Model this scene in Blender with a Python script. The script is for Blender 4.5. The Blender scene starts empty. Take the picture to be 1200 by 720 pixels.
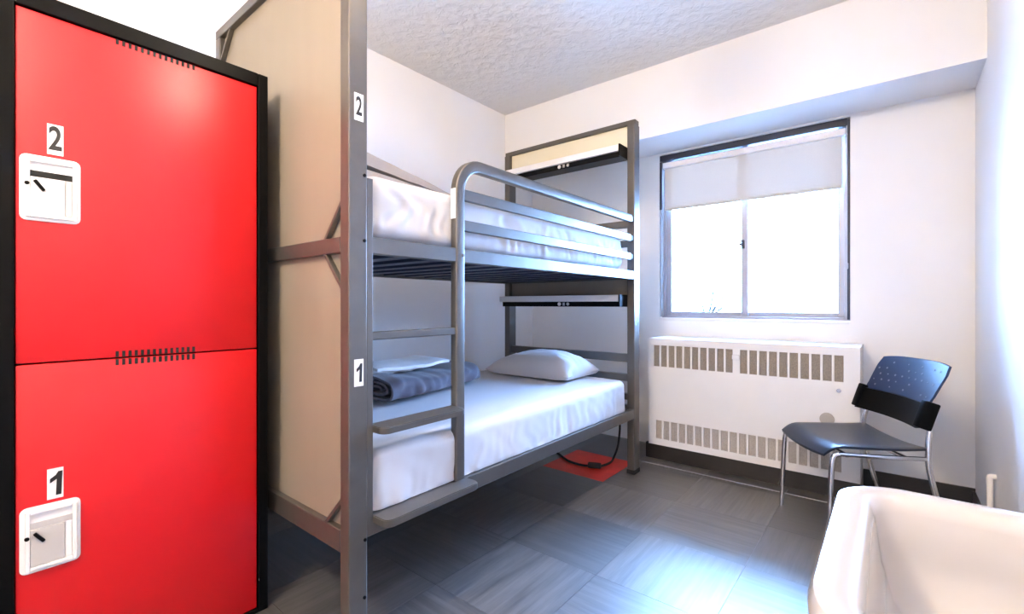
import bpy, bmesh, math, random
from mathutils import Vector, Matrix, noise
random.seed(7)
sc = bpy.context.scene
C = sc.collection

# ------------------------------------------------------------------ camera, sky, exposure
F, U0, V0, H = 545.0, 600.0, 357.0, 1.10          # focal length in pixels, horizon row, lens height
A = math.atan(444 / F)
cd = bpy.data.cameras.new('camera')
cd.sensor_width = 36; cd.lens = 36 * F / 1200; cd.shift_y = -(360 - V0) / 1200; cd.clip_start = 0.02
cam = bpy.data.objects.new('camera', cd); C.objects.link(cam)
cam.location = (0, 0, H); cam.rotation_euler = (math.pi / 2, 0, A)
sc.camera = cam
w = bpy.data.worlds.new('overcast_sky'); sc.world = w; w.use_nodes = True
bgn = w.node_tree.nodes['Background']
bgn.inputs[0].default_value = (0.25, 0.485, 1.0, 1); bgn.inputs[1].default_value = 33.0
sc.view_settings.view_transform = 'Standard'; sc.view_settings.look = 'None'
sc.view_settings.gamma = 1; sc.view_settings.use_curve_mapping = False
sc.view_settings.exposure = 1.98
LAMP_A, LAMP_B = 78.0, 21.0                       # glow of the two ceiling lamps
# sampling portal in the window opening (gives no light of its own)
pl = bpy.data.lights.new('window_portal', 'AREA'); pl.shape = 'RECTANGLE'; pl.size = 1.2; pl.size_y = 1.3
pl.cycles.is_portal = True
po = bpy.data.objects.new('window_portal', pl); C.objects.link(po)
po.location = (-0.8, 3.70, 1.62); po.rotation_euler = (-math.pi / 2, 0, 0)

# pixel -> place on a known plane
D2 = Vector((-math.sin(A), math.cos(A))); R2 = Vector((math.cos(A), math.sin(A)))
def dirn(u): return D2 + R2 * ((u - U0) / F)
def onX(u, v, X):
    q = dirn(u); t = X / q.x; return (X, q.y * t, H + (V0 - v) / F * t)
def onY(u, v, Y):
    q = dirn(u); t = Y / q.y; return (q.x * t, Y, H + (V0 - v) / F * t)

# ------------------------------------------------------------------ materials
def mat(name, col, rough=0.5, metal=0.0, var=0.0, vscale=6.0, bump=0.0, bscale=60.0, stretch=(1, 1, 1), coat=0.0, spec=0.5, sheen=0.0, crough=0.12):
    m = bpy.data.materials.new(name); m.use_nodes = True
    nt = m.node_tree; N = nt.nodes; L = nt.links
    p = N['Principled BSDF']
    p.inputs['Base Color'].default_value = (*col, 1); p.inputs['Roughness'].default_value = rough
    p.inputs['Metallic'].default_value = metal; p.inputs['Specular IOR Level'].default_value = spec
    if coat: p.inputs['Coat Weight'].default_value = coat; p.inputs['Coat Roughness'].default_value = crough
    if sheen: p.inputs['Sheen Weight'].default_value = sheen
    tc = N.new('ShaderNodeTexCoord'); mp = N.new('ShaderNodeMapping'); mp.inputs['Scale'].default_value = stretch
    L.new(tc.outputs['Object'], mp.inputs['Vector'])
    if var:
        n = N.new('ShaderNodeTexNoise'); n.inputs['Scale'].default_value = vscale; n.inputs['Detail'].default_value = 5
        L.new(mp.outputs[0], n.inputs['Vector'])
        r = N.new('ShaderNodeMapRange'); r.inputs[1].default_value = 0.3; r.inputs[2].default_value = 0.7
        r.inputs[3].default_value = 1 - var; r.inputs[4].default_value = 1 + var
        L.new(n.outputs['Fac'], r.inputs[0])
        h = N.new('ShaderNodeHueSaturation'); h.inputs['Color'].default_value = (*col, 1)
        L.new(r.outputs[0], h.inputs['Value']); L.new(h.outputs[0], p.inputs['Base Color'])
    if bump:
        n = N.new('ShaderNodeTexNoise'); n.inputs['Scale'].default_value = bscale; n.inputs['Detail'].default_value = 4
        L.new(mp.outputs[0], n.inputs['Vector'])
        b = N.new('ShaderNodeBump'); b.inputs['Strength'].default_value = bump; b.inputs['Distance'].default_value = 0.01
        L.new(n.outputs['Fac'], b.inputs['Height']); L.new(b.outputs[0], p.inputs['Normal'])
    return m
M = {}
M['wall'] = mat('wall_paint', (0.80, 0.775, 0.755), 0.55, var=0.012, vscale=3, bump=0.04, bscale=180)
M['seat'] = mat('blue_black_plastic', (0.012, 0.018, 0.035), 0.34, bump=0.04, bscale=400)
M['back'] = mat('blue_plastic', (0.012, 0.026, 0.075), 0.36, bump=0.04, bscale=400)
M['steel'] = mat('grey_powder_coat', (0.125, 0.114, 0.102), 0.38, metal=0.6, var=0.05, vscale=20, bump=0.02, bscale=500)
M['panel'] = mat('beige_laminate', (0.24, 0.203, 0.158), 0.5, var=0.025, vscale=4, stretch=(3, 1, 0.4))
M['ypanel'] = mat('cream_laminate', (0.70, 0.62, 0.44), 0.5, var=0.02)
M['red'] = mat('red_locker_enamel', (0.56, 0.002, 0.006), 0.40, spec=0.42, coat=0.18, crough=0.33, var=0.03, vscale=2, bump=0.015, bscale=300)
M['black'] = mat('black_enamel', (0.002, 0.002, 0.002), 0.4, spec=0.10, var=0.1)
M['dark'] = mat('dark_void', (0.004, 0.004, 0.004), 0.8, var=0.1)
M['rubber'] = mat('black_rubber', (0.008, 0.008, 0.008), 0.7, var=0.1)
M['sheet'] = mat('white_cotton_sheet', (0.53, 0.515, 0.52), 0.85, bump=0.06, bscale=500, sheen=0.1, var=0.01)
M['pillow'] = mat('white_pillowcase', (0.53, 0.515, 0.52), 0.85, bump=0.08, bscale=400, sheen=0.1, var=0.01)
M['towel'] = mat('white_terry', (0.82, 0.81, 0.80), 0.95, bump=0.3, bscale=700, sheen=0.2, var=0.02)
M['beigecloth'] = mat('beige_blanket', (0.33, 0.285, 0.25), 0.95, bump=0.25, bscale=500, sheen=0.2, var=0.05)
M['quilt'] = mat('slate_quilt', (0.085, 0.076, 0.098), 0.85, bump=0.2, bscale=260, sheen=0.2, var=0.12, vscale=14)
M['slat'] = mat('dark_blue_slat', (0.02, 0.024, 0.05), 0.45, var=0.1)
M['latch'] = mat('white_latch_plastic', (0.82, 0.80, 0.79), 0.25, var=0.01)
M['latchgrey'] = mat('grey_latch_plastic', (0.50, 0.48, 0.47), 0.25, var=0.02)
M['decal'] = mat('white_sticker', (0.82, 0.80, 0.78), 0.5, var=0.01)
M['ink'] = mat('black_ink', (0.01, 0.01, 0.01), 0.6, var=0.05)
M['whitemetal'] = mat('white_enamel', (0.78, 0.75, 0.72), 0.4, var=0.015, bump=0.02, bscale=200)
M['fascia'] = mat('white_fascia', (0.80, 0.77, 0.75), 0.45, var=0.01)
M['tan'] = mat('tan_grille', (0.30, 0.25, 0.20), 0.6, var=0.2, vscale=160, bump=0.3, bscale=300)
M['tanlight'] = mat('pale_tan_grille', (0.45, 0.40, 0.35), 0.6, var=0.15, vscale=160, bump=0.3, bscale=300)
M['chrome'] = mat('chrome', (0.72, 0.71, 0.74), 0.16, metal=1.0, var=0.02)
M['alu'] = mat('window_aluminium', (0.36, 0.36, 0.39), 0.4, metal=0.3, var=0.03)
M['alud'] = mat('dark_channel_and_shade', (0.035, 0.04, 0.06), 0.45, metal=0.3, var=0.05)  # dark channel metal; also the painted shade of the head reveal
M['base'] = mat('dark_vinyl_baseboard', (0.020, 0.016, 0.014), 0.42, var=0.1)
M['ceram'] = mat('white_ceramic', (0.40, 0.375, 0.36), 0.12, var=0.005, coat=0.5)
M['grout'] = mat('floor_subfloor', (0.05, 0.05, 0.055), 0.8, var=0.1)
M['redtile'] = mat('red_vinyl_tile', (0.75, 0.03, 0.010), 0.36, var=0.15, vscale=8)
M['knob'] = mat('tan_knob', (0.42, 0.36, 0.30), 0.3, var=0.05)
M['snow'] = mat('pale_ground', (0.75, 0.76, 0.78), 0.9, var=0.05)
M['bark'] = mat('dark_bark', (0.012, 0.011, 0.010), 1.0, spec=0.0, var=0.2, bump=0.4)
M['dot'] = mat('perforation_light', (0.20, 0.20, 0.25), 0.6, var=0.02)

def ceiling_mat():
    m = mat('stippled_ceiling', (0.80, 0.765, 0.72), 0.9)
    nt = m.node_tree; N = nt.nodes; L = nt.links; p = N['Principled BSDF']
    tc = N.new('ShaderNodeTexCoord')
    v = N.new('ShaderNodeTexVoronoi'); v.feature = 'SMOOTH_F1'; v.inputs['Scale'].default_value = 17; v.inputs['Smoothness'].default_value = 0.5
    n = N.new('ShaderNodeTexNoise'); n.inputs['Scale'].default_value = 22; n.inputs['Detail'].default_value = 3; n.inputs['Distortion'].default_value = 1.2
    L.new(tc.outputs['Object'], v.inputs['Vector']); L.new(tc.outputs['Object'], n.inputs['Vector'])
    a = N.new('ShaderNodeMath'); a.operation = 'ADD'
    L.new(v.outputs['Distance'], a.inputs[0]); L.new(n.outputs['Fac'], a.inputs[1])
    b = N.new('ShaderNodeBump'); b.inputs['Strength'].default_value = 0.5; b.inputs['Distance'].default_value = 0.018
    L.new(a.outputs[0], b.inputs['Height']); L.new(b.outputs[0], p.inputs['Normal'])
    return m
M['ceiling'] = ceiling_mat()

def tile_mat(name, along_x):
    m = mat(name, (0.06, 0.06, 0.06), 0.3, spec=1.0, coat=0.8, crough=0.42)
    nt = m.node_tree; N = nt.nodes; L = nt.links; p = N['Principled BSDF']
    tc = N.new('ShaderNodeTexCoord'); mp = N.new('ShaderNodeMapping')
    mp.inputs['Scale'].default_value = (1.2, 22, 1) if along_x else (22, 1.2, 1)
    oi = N.new('ShaderNodeObjectInfo'); sc_ = N.new('ShaderNodeVectorMath'); sc_.operation = 'ADD'
    L.new(tc.outputs['Object'], mp.inputs['Vector']); L.new(mp.outputs[0], sc_.inputs[0])
    mul = N.new('ShaderNodeMath'); mul.operation = 'MULTIPLY'; mul.inputs[1].default_value = 40
    L.new(oi.outputs['Random'], mul.inputs[0]); L.new(mul.outputs[0], sc_.inputs[1])
    n = N.new('ShaderNodeTexNoise'); n.inputs['Scale'].default_value = 2.0; n.inputs['Detail'].default_value = 6; n.inputs['Roughness'].default_value = 0.65
    L.new(sc_.outputs[0], n.inputs['Vector'])
    cr = N.new('ShaderNodeValToRGB')
    cr.color_ramp.elements[0].position = 0.3; cr.color_ramp.elements[0].color = (0.026, 0.023, 0.021, 1)
    cr.color_ramp.elements[1].position = 0.72; cr.color_ramp.elements[1].color = (0.105, 0.096, 0.090, 1)
    L.new(n.outputs['Fac'], cr.inputs[0])
    r = N.new('ShaderNodeMapRange'); r.inputs[3].default_value = 0.6; r.inputs[4].default_value = 1.6
    L.new(oi.outputs['Random'], r.inputs[0])
    h = N.new('ShaderNodeHueSaturation'); L.new(cr.outputs[0], h.inputs['Color']); L.new(r.outputs[0], h.inputs['Value'])
    L.new(h.outputs[0], p.inputs['Base Color'])
    rr = N.new('ShaderNodeMapRange'); rr.inputs[3].default_value = 0.34; rr.inputs[4].default_value = 0.50
    L.new(n.outputs['Fac'], rr.inputs[0]); L.new(rr.outputs[0], p.inputs['Roughness'])
    b = N.new('ShaderNodeBump'); b.inputs['Strength'].default_value = 0.08; b.inputs['Distance'].default_value = 0.004
    L.new(n.outputs['Fac'], b.inputs['Height']); L.new(b.outputs[0], p.inputs['Normal'])
    return m
M['tilex'] = tile_mat('grey_vinyl_tile_grain_across', True); M['tiley'] = tile_mat('grey_vinyl_tile_grain_along', False)

def glass_mat():
    m = bpy.data.materials.new('window_glass'); m.use_nodes = True
    nt = m.node_tree; N = nt.nodes; L = nt.links
    N.remove(N['Principled BSDF']); o = N['Material Output']
    t = N.new('ShaderNodeBsdfTransparent'); t.inputs[0].default_value = (0.96, 0.98, 0.98, 1)
    g = N.new('ShaderNodeBsdfGlossy'); g.inputs['Roughness'].default_value = 0.02
    f = N.new('ShaderNodeFresnel'); f.inputs[0].default_value = 1.45
    mx = N.new('ShaderNodeMixShader'); L.new(f.outputs[0], mx.inputs[0]); L.new(t.outputs[0], mx.inputs[1]); L.new(g.outputs[0], mx.inputs[2])
    L.new(mx.outputs[0], o.inputs[0]); return m
M['glass'] = glass_mat()
def blind_mat():
    m = bpy.data.materials.new('beige_blind_fabric'); m.use_nodes = True
    nt = m.node_tree; N = nt.nodes; L = nt.links; p = N['Principled BSDF']; o = N['Material Output']
    p.inputs['Roughness'].default_value = 0.9
    tc = N.new('ShaderNodeTexCoord'); n = N.new('ShaderNodeTexNoise'); n.inputs['Scale'].default_value = 200
    L.new(tc.outputs['Object'], n.inputs['Vector'])
    cr = N.new('ShaderNodeValToRGB'); cr.color_ramp.elements[0].color = (0.52, 0.47, 0.405, 1); cr.color_ramp.elements[1].color = (0.58, 0.525, 0.455, 1)
    L.new(n.outputs['Fac'], cr.inputs[0]); L.new(cr.outputs[0], p.inputs['Base Color'])
    t = N.new('ShaderNodeBsdfTranslucent'); t.inputs[0].default_value = (0.66, 0.60, 0.53, 1)
    mx = N.new('ShaderNodeMixShader'); mx.inputs[0].default_value = 0.012
    L.new(p.outputs[0], mx.inputs[1]); L.new(t.outputs[0], mx.inputs[2]); L.new(mx.outputs[0], o.inputs[0]); return m
M['blind'] = blind_mat()
def lamp_mat(name, s):
    m = bpy.data.materials.new(name); m.use_nodes = True
    p = m.node_tree.nodes['Principled BSDF']
    p.inputs['Base Color'].default_value = (0.8, 0.78, 0.72, 1)
    p.inputs['Emission Color'].default_value = (1.0, 0.84, 0.66, 1); p.inputs['Emission Strength'].default_value = s
    return m

# ------------------------------------------------------------------ builders
def BM(): return bmesh.new()
def bx(bm, x0, x1, y0, y1, z0, z1, bev=0.0, seg=2):
    t = bmesh.new()
    vs = [t.verts.new((x, y, z)) for z in (z0, z1) for y in (y0, y1) for x in (x0, x1)]
    for f in ((0, 2, 3, 1), (4, 5, 7, 6), (0, 1, 5, 4), (2, 6, 7, 3), (0, 4, 6, 2), (1, 3, 7, 5)):
        t.faces.new([vs[i] for i in f])
    if bev: bmesh.ops.bevel(t, geom=t.edges[:], offset=bev, segments=seg, affect='EDGES', profile=0.5)
    merge(bm, t); return bm
def merge(bm, t, mtx=None):
    if mtx is not None: t.transform(mtx)
    me = bpy.data.meshes.new('tmp'); t.to_mesh(me); t.free(); bm.from_mesh(me); bpy.data.meshes.remove(me)
def bar(bm, p0, p1, wd, ht, bev=0.003):
    p0, p1 = Vector(p0), Vector(p1); d = p1 - p0
    t = bmesh.new(); bx(t, -wd / 2, wd / 2, -ht / 2, ht / 2, 0, d.length, bev)
    merge(bm, t, Matrix.Translation(p0) @ d.to_track_quat('Z', 'Y').to_matrix().to_4x4()); return bm
def sweep(bm, path, prof, up=Vector((1, 0, 0)), closed_ends=True):
    """profile points (a along 'up', b along normal) swept along a path lying across 'up'"""
    rings = []
    n = len(path); path = [Vector(p) for p in path]
    for i in range(n):
        t = (path[min(i + 1, n - 1)] - path[max(i - 1, 0)]).normalized()
        b = up.cross(t).normalized(); u2 = t.cross(b).normalized()
        k = 1.0
        rings.append([bm.verts.new(path[i] + u2 * a * k + b * c * k) for a, c in prof])
    m = len(prof)
    for i in range(n - 1):
        for j in range(m):
            bm.faces.new((rings[i][j], rings[i][(j + 1) % m], rings[i + 1][(j + 1) % m], rings[i + 1][j]))
    if closed_ends:
        bm.faces.new(rings[0][::-1]); bm.faces.new(rings[-1])
    bmesh.ops.recalc_face_normals(bm, faces=bm.faces[:]); return bm
def circ(r, n=12): return [(r * math.cos(2 * math.pi * i / n), r * math.sin(2 * math.pi * i / n)) for i in range(n)]
def rrect(a, b, r, n=3):
    out = []
    for sx, sy, a0 in ((1, 1, 0), (-1, 1, 90), (-1, -1, 180), (1, -1, 270)):
        for k in range(n + 1):
            an = math.radians(a0 + 90 * k / n)
            out.append((sx * (a - r) + r * math.cos(an), sy * (b - r) + r * math.sin(an)))
    return out
def smooth_path(pts, k=8):
    P = [Vector(p) for p in pts]; out = []
    for i in range(len(P) - 1):
        p0 = P[max(i - 1, 0)]; p1 = P[i]; p2 = P[i + 1]; p3 = P[min(i + 2, len(P) - 1)]
        for j in range(k):
            t = j / k
            out.append(0.5 * ((2 * p1) + (p2 - p0) * t + (2 * p0 - 5 * p1 + 4 * p2 - p3) * t * t + (3 * p1 - p0 - 3 * p2 + p3) * t ** 3))
    out.append(P[-1]); return out
def tube(bm, pts, r, n=10, k=8):
    path = smooth_path(pts, k) if k > 1 else [Vector(p) for p in pts]
    rings = []; up = Vector((0.13, 0.31, 0.94)).normalized(); prev = None
    for i in range(len(path)):
        t = (path[min(i + 1, len(path) - 1)] - path[max(i - 1, 0)]).normalized()
        if prev is None: prev = up.cross(t).normalized()
        a = (prev - t * prev.dot(t)).normalized(); prev = a; b = t.cross(a)
        rr = r[i * (len(r) - 1) // max(1, len(path) - 1)] if isinstance(r, (list, tuple)) else r
        rings.append([bm.verts.new(path[i] + a * c * rr + b * s * rr) for c, s in circ(1, n)])
    for i in range(len(path) - 1):
        for j in range(n):
            bm.faces.new((rings[i][j], rings[i][(j + 1) % n], rings[i + 1][(j + 1) % n], rings[i + 1][j]))
    bm.faces.new(rings[0][::-1]); bm.faces.new(rings[-1])
    return bm
def disc(bm, c, r, axis, depth, n=20, bev=0.0):
    t = bmesh.new()
    bmesh.ops.create_cone(t, cap_ends=True, segments=n, radius1=r, radius2=r, depth=depth)
    if bev: bmesh.ops.bevel(t, geom=[e for e in t.edges if len(e.link_faces) == 2 and e.calc_face_angle() > 1], offset=bev, segments=2, affect='EDGES')
    merge(bm, t, Matrix.Translation(c) @ Vector(axis).to_track_quat('Z', 'Y').to_matrix().to_4x4()); return bm
def prism(bm, pts, axis, a0, a1, bev=0.0):
    """extrude a 2-D outline along x, y or z"""
    t = bmesh.new()
    mk = {'x': lambda p, a: (a, p[0], p[1]), 'y': lambda p, a: (p[0], a, p[1]), 'z': lambda p, a: (p[0], p[1], a)}[axis]
    lo = [t.verts.new(mk(p, a0)) for p in pts]; hi = [t.verts.new(mk(p, a1)) for p in pts]
    n = len(pts); t.faces.new(lo[::-1]); t.faces.new(hi)
    for i in range(n): t.faces.new((lo[i], lo[(i + 1) % n], hi[(i + 1) % n], hi[i]))
    bmesh.ops.recalc_face_normals(t, faces=t.faces[:])
    if bev: bmesh.ops.bevel(t, geom=[e for e in t.edges if e.calc_face_angle(0) > 0.9], offset=bev, segments=2, affect='EDGES')
    merge(bm, t); return bm

def wloc(o):
    v = Vector((0, 0, 0))
    while o is not None: v += o.location; o = o.parent
    return v
def obj(name, bm, m, parent=None, smooth=False, local=False, origin=None):
    """bm is in place coordinates; origin gives a top-level mesh its own base point"""
    off = Vector((0, 0, 0))
    if parent is not None and not local: off = wloc(parent)
    if parent is None and origin is not None: off = Vector(origin)
    bm.transform(Matrix.Translation(-off))
    me = bpy.data.meshes.new(name); bm.to_mesh(me); bm.free()
    me.materials.append(M[m] if isinstance(m, str) else m)
    if smooth:
        for p in me.polygons: p.use_smooth = True
        try: me.set_sharp_from_angle(angle=math.radians(40))
        except Exception: pass
    o = bpy.data.objects.new(name, me); C.objects.link(o); o.parent = parent
    if parent is None and origin is not None: o.location = origin
    return o
def tag(o, label, cat, group=None):
    o['label'] = label; o['category'] = cat
    if group: o['group'] = group
    return o
def thing(name, loc, label, cat, rz=0, group=None):
    o = bpy.data.objects.new(name, None); C.objects.link(o); o.location = loc; o.rotation_euler = (0, 0, rz)
    o.empty_display_size = 0.1
    return tag(o, label, cat, group)
def struct(name, bm, m, label=None, cat=None, smooth=False):
    o = obj(name, bm, m, None, smooth); o['kind'] = 'structure'
    if label: o['label'] = label; o['category'] = cat
    return o
def text_bm(s, size, sx=1.0, depth=0.0006):
    if s == '1':
        b = BM(); k = size * 0.72
        prism(b, [(x * k * sx * 1.35, y * k) for x, y in ((0.02, -0.5), (0.22, -0.5), (0.26, 0.5), (0.11, 0.5), (0.02, 0.36), (-0.20, 0.22), (-0.20, 0.04), (0.05, 0.18))], 'z', -depth, depth)
        return b
    cu = bpy.data.curves.new('numeral', 'FONT'); cu.body = s; cu.size = size; cu.extrude = depth; cu.offset = size * 0.022
    cu.align_x = 'CENTER'; cu.align_y = 'CENTER'
    o = bpy.data.objects.new('numeral', cu); C.objects.link(o)
    dg = bpy.context.evaluated_depsgraph_get(); me = bpy.data.meshes.new_from_object(o.evaluated_get(dg))
    bm = bmesh.new(); bm.from_mesh(me); bpy.data.meshes.remove(me); bpy.data.objects.remove(o); bpy.data.curves.remove(cu)
    bm.transform(Matrix.Diagonal((sx, 1, 1, 1)))
    return bm
# numeral standing on a +X facing surface (reads along +Y)
FACE_X = Matrix(((0, 0, 1, 0), (1, 0, 0, 0), (0, 1, 0, 0), (0, 0, 0, 1)))

# ------------------------------------------------------------------ the room
XL, XR, YF, YB, YR, ZC, ZS = -2.644, 0.356, -1.55, 3.15, 3.55, 2.772, 2.277
fl = struct('floor', bx(BM(), XL, XR, YF, YR, -0.06, -0.004), 'grout', 'dark grey vinyl tile floor with glossy grain', 'floor')
T = 0.455; tx0, ty0 = -0.93, 1.68
tm = {}
def tile_mesh(wx, wy):
    k = (round(wx, 3), round(wy, 3))
    return k
g = 0.0006
i0 = math.floor((XL - tx0) / T); i1 = math.ceil((XR - tx0) / T); j0 = math.floor((YF - ty0) / T); j1 = math.ceil((YR - ty0) / T)
for i in range(i0, i1):
    for j in range(j0, j1):
        x0, x1 = max(XL, tx0 + i * T), min(XR, tx0 + (i + 1) * T); y0, y1 = max(YF, ty0 + j * T), min(YR, ty0 + (j + 1) * T)
        if x1 - x0 < 0.01 or y1 - y0 < 0.01: continue
        cx, cy = (x0 + x1) / 2, (y0 + y1) / 2
        red = (i == -2 and j == 2)
        key = (round(x1 - x0, 3), round(y1 - y0, 3), (i + j) % 2, red)
        if key not in tm:
            b = BM(); bx(b, -(x1 - x0) / 2 + g, (x1 - x0) / 2 - g, -(y1 - y0) / 2 + g, (y1 - y0) / 2 - g, -0.005, 0, 0)
            me = bpy.data.meshes.new('tile'); b.to_mesh(me); b.free()
            me.materials.append(M['redtile'] if red else M['tilex' if (i + j) % 2 else 'tiley']); tm[key] = me
        o = bpy.data.objects.new('tile', tm[key]); C.objects.link(o); o.parent = fl; o.location = (cx, cy, 0)
        if red: o['label'] = 'red tile under the bed'
struct('ceiling', bx(BM(), XL, XR, YF, YR, ZC, ZC + 0.1), 'ceiling', 'off-white stippled plaster ceiling', 'ceiling')
struct('wall_left', bx(BM(), XL - 0.1, XL, YF, YR, 0, ZC), 'wall', 'plain white wall behind the bunk bed', 'wall')
struct('wall_right', bx(BM(), XR, XR + 0.1, YF, YR, 0, ZC), 'wall', 'plain white wall beside the sink and chair', 'wall')
struct('wall_front', bx(BM(), XL - 0.1, XR + 0.1, YF - 0.1, YF, 0, ZC), 'wall', 'plain white wall facing the window', 'wall')
WX0, WX1, WZ0, WZ1 = -1.405, -0.195, 0.985, 2.262
b = BM(); yo = YR + 0.24
bx(b, XL - 0.1, WX0, YR, yo, -0.06, ZC); bx(b, WX1, XR + 0.1, YR, yo, -0.06, ZC)
bx(b, WX0, WX1, YR, yo, -0.06, WZ0); bx(b, WX0, WX1, YR, yo, WZ1, ZC)
struct('wall_back', b, 'wall', 'off-white recessed wall around the window', 'wall')
struct('wall_upper', bx(BM(), XL, XR, YB, YR, ZS, ZC), 'wall', 'white bulkhead along the ceiling above the window', 'wall')
b = BM(); bx(b, -0.13, XR, YR - 0.012, YR, 0, 0.10, 0.002)
struct('baseboard_back', b, 'base', 'dark vinyl baseboard below the window wall', 'baseboard')
b = BM(); bx(b, XR - 0.012, XR, 0.9, YR - 0.012, 0, 0.085, 0.002)
struct('baseboard_right', b, 'base', 'dark vinyl baseboard below the right wall', 'baseboard')
b = BM(); bx(b, XL, XL + 0.012, YF, YR, 0, 0.10, 0.002)
struct('baseboard_left', b, 'base', 'dark vinyl baseboard behind the bunk bed', 'baseboard')

b = BM(); bx(b, -1.42, -0.02, 3.10, 3.108, 0, 0.003, 0.001)
struct('trim_1', b, 'alu', 'thin metal floor strip in front of the radiator', 'trim')
# window
win = bpy.data.objects.new('window_1', None); C.objects.link(win); win.location = ((WX0 + WX1) / 2, YR + 0.1, WZ0)
win['kind'] = 'structure'; win['label'] = 'sliding aluminium window with two bright panes'; win['category'] = 'window'
y0, y1 = YR + 0.06, YR + 0.16
def frame(x0, x1, z0, z1, ya, yb, tl, tr, tb, tt, bev=0.003):
    b = BM(); bx(b, x0, x0 + tl, ya, yb, z0, z1, bev); bx(b, x1 - tr, x1, ya, yb, z0, z1, bev)
    bx(b, x0 + tl, x1 - tr, ya, yb, z0, z0 + tb, bev); bx(b, x0 + tl, x1 - tr, ya, yb, z1 - tt, z1, bev); return b
obj('window_frame', frame(WX0, WX1, WZ0, WZ1, y0, y1, 0.035, 0.035, 0.03, 0.035), 'alu', win)
xm = onY(873, 300, YR + 0.1)[0]
s1 = obj('sash', frame(WX0 + 0.035, xm + 0.025, WZ0 + 0.03, WZ1 - 0.035, YR + 0.075, YR + 0.105, 0.035, 0.045, 0.03, 0.03), 'alu', win)
s2 = obj('sash', frame(xm - 0.02, WX1 - 0.035, WZ0 + 0.03, WZ1 - 0.035, YR + 0.11, YR + 0.14, 0.04, 0.035, 0.03, 0.03), 'alu', win)
obj('pane', bx(BM(), WX0 + 0.07, xm - 0.02, YR + 0.088, YR + 0.092, WZ0 + 0.06, WZ1 - 0.065), 'glass', s1)
obj('pane', bx(BM(), xm + 0.02, WX1 - 0.07, YR + 0.123, YR + 0.127, WZ0 + 0.06, WZ1 - 0.065), 'glass', s2)
b = BM(); bx(b, xm - 0.016, xm + 0.004, YR + 0.055, YR + 0.075, 1.50, 1.56, 0.004); bx(b, xm - 0.03, xm - 0.012, YR + 0.05, YR + 0.06, 1.52, 1.54, 0.003)
obj('latch', b, 'alud', s1)
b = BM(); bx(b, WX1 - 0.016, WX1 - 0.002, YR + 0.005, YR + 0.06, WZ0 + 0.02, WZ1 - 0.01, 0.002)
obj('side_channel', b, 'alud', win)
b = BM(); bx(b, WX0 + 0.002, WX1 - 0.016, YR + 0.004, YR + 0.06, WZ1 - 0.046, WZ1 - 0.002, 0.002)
obj('head_reveal_shade', b, 'alud', win)  # dark strip painting the shade inside the head reveal above the blind
b = BM(); bx(b, WX0 + 0.002, WX0 + 0.012, YR + 0.01, YR + 0.06, WZ0 + 0.02, WZ1 - 0.03, 0.002)
obj('side_channel', b, 'alu', win)
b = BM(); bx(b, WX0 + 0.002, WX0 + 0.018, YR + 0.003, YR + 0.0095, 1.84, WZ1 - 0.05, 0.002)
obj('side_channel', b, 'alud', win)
obj('window_sill', bx(BM(), WX0, WX1, YR - 0.006, YR + 0.06, WZ0 - 0.006, WZ0 + 0.012, 0.003), 'whitemetal', win)

bl = thing('roller_blind', (-0.8, YR + 0.035, 1.84), 'beige fabric roller blind pulled part way down the window', 'blind')
bx0, bx1 = WX0 + 0.02, WX1 - 0.035
obj('blind_cassette', bx(BM(), bx0, bx1 + 0.012, YR + 0.012, YR + 0.055, 2.160, 2.205, 0.008), 'fascia', bl)
b = BM(); n = 24
vs = [[b.verts.new((bx0 + 0.012 + (bx1 - bx0 - 0.02) * i / n, YR + 0.035 + 0.0015 * math.sin(i * 1.3), z)) for i in range(n + 1)] for z in (1.85, 2.0, 2.17)]
for a_ in range(2):
    for i in range(n): b.faces.new((vs[a_][i], vs[a_][i + 1], vs[a_ + 1][i + 1], vs[a_ + 1][i]))
obj('blind_fabric', b, 'blind', bl)
obj('hem_bar', bx(BM(), bx0 + 0.012, bx1 - 0.008, YR + 0.029, YR + 0.041, 1.832, 1.852, 0.004), 'blind', bl)
b = BM(); bx(b, bx1 + 0.014, bx1 + 0.024, YR + 0.01, YR + 0.05, 2.15, 2.235, 0.003); obj('end_bracket', b, 'chrome', bl)
b = BM(); tube(b, [(bx1 + 0.019, YR + 0.004, 2.16), (bx1 + 0.019, YR + 0.004, 1.36)], 0.0035, 6, 1); disc(b, (bx1 + 0.019, YR + 0.004, 1.34), 0.007, (0, 0, 1), 0.04, 10, 0.003)
obj('pull_cord', b, 'alu', bl, True)

# ------------------------------------------------------------------ radiator cabinet
RY, RX0, RX1, RZ0, RZ1 = 3.20, -1.345, -0.131, 0.108, 0.860
ra = thing('radiator', ((RX0 + RX1) / 2, RY, 0), 'white metal radiator cabinet with slotted grilles under the window', 'radiator')
def slots(u_a, u_b, n, zt, zb, frac=0.78):
    xa, xb = onY(u_a, 450, RY)[0], onY(u_b, 450, RY)[0]; p = (xb - xa + 0.0) / (n - 1 + frac); return [(xa + i * p, xa + i * p + p * frac, zb, zt) for i in range(n)]
top = slots(766, 858.5, 10, 0.812, 0.662) + slots(867, 988.5, 10, 0.812, 0.662)
bot = slots(768.5, 986, 20, 0.282, 0.152)
def slotted_front(b, rects, z0, z1):
    xs = RX0
    for (xa, xb, zb, zt) in rects:
        bx(b, xs, xa, RY, RY + 0.012, zb, zt); xs = xb
    bx(b, xs, RX1, RY, RY + 0.012, rects[0][2], rects[0][3])
b = BM()
bx(b, RX0, RX1, RY, RY + 0.012, 0.812, RZ1); slotted_front(b, top, 0, 0)
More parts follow.
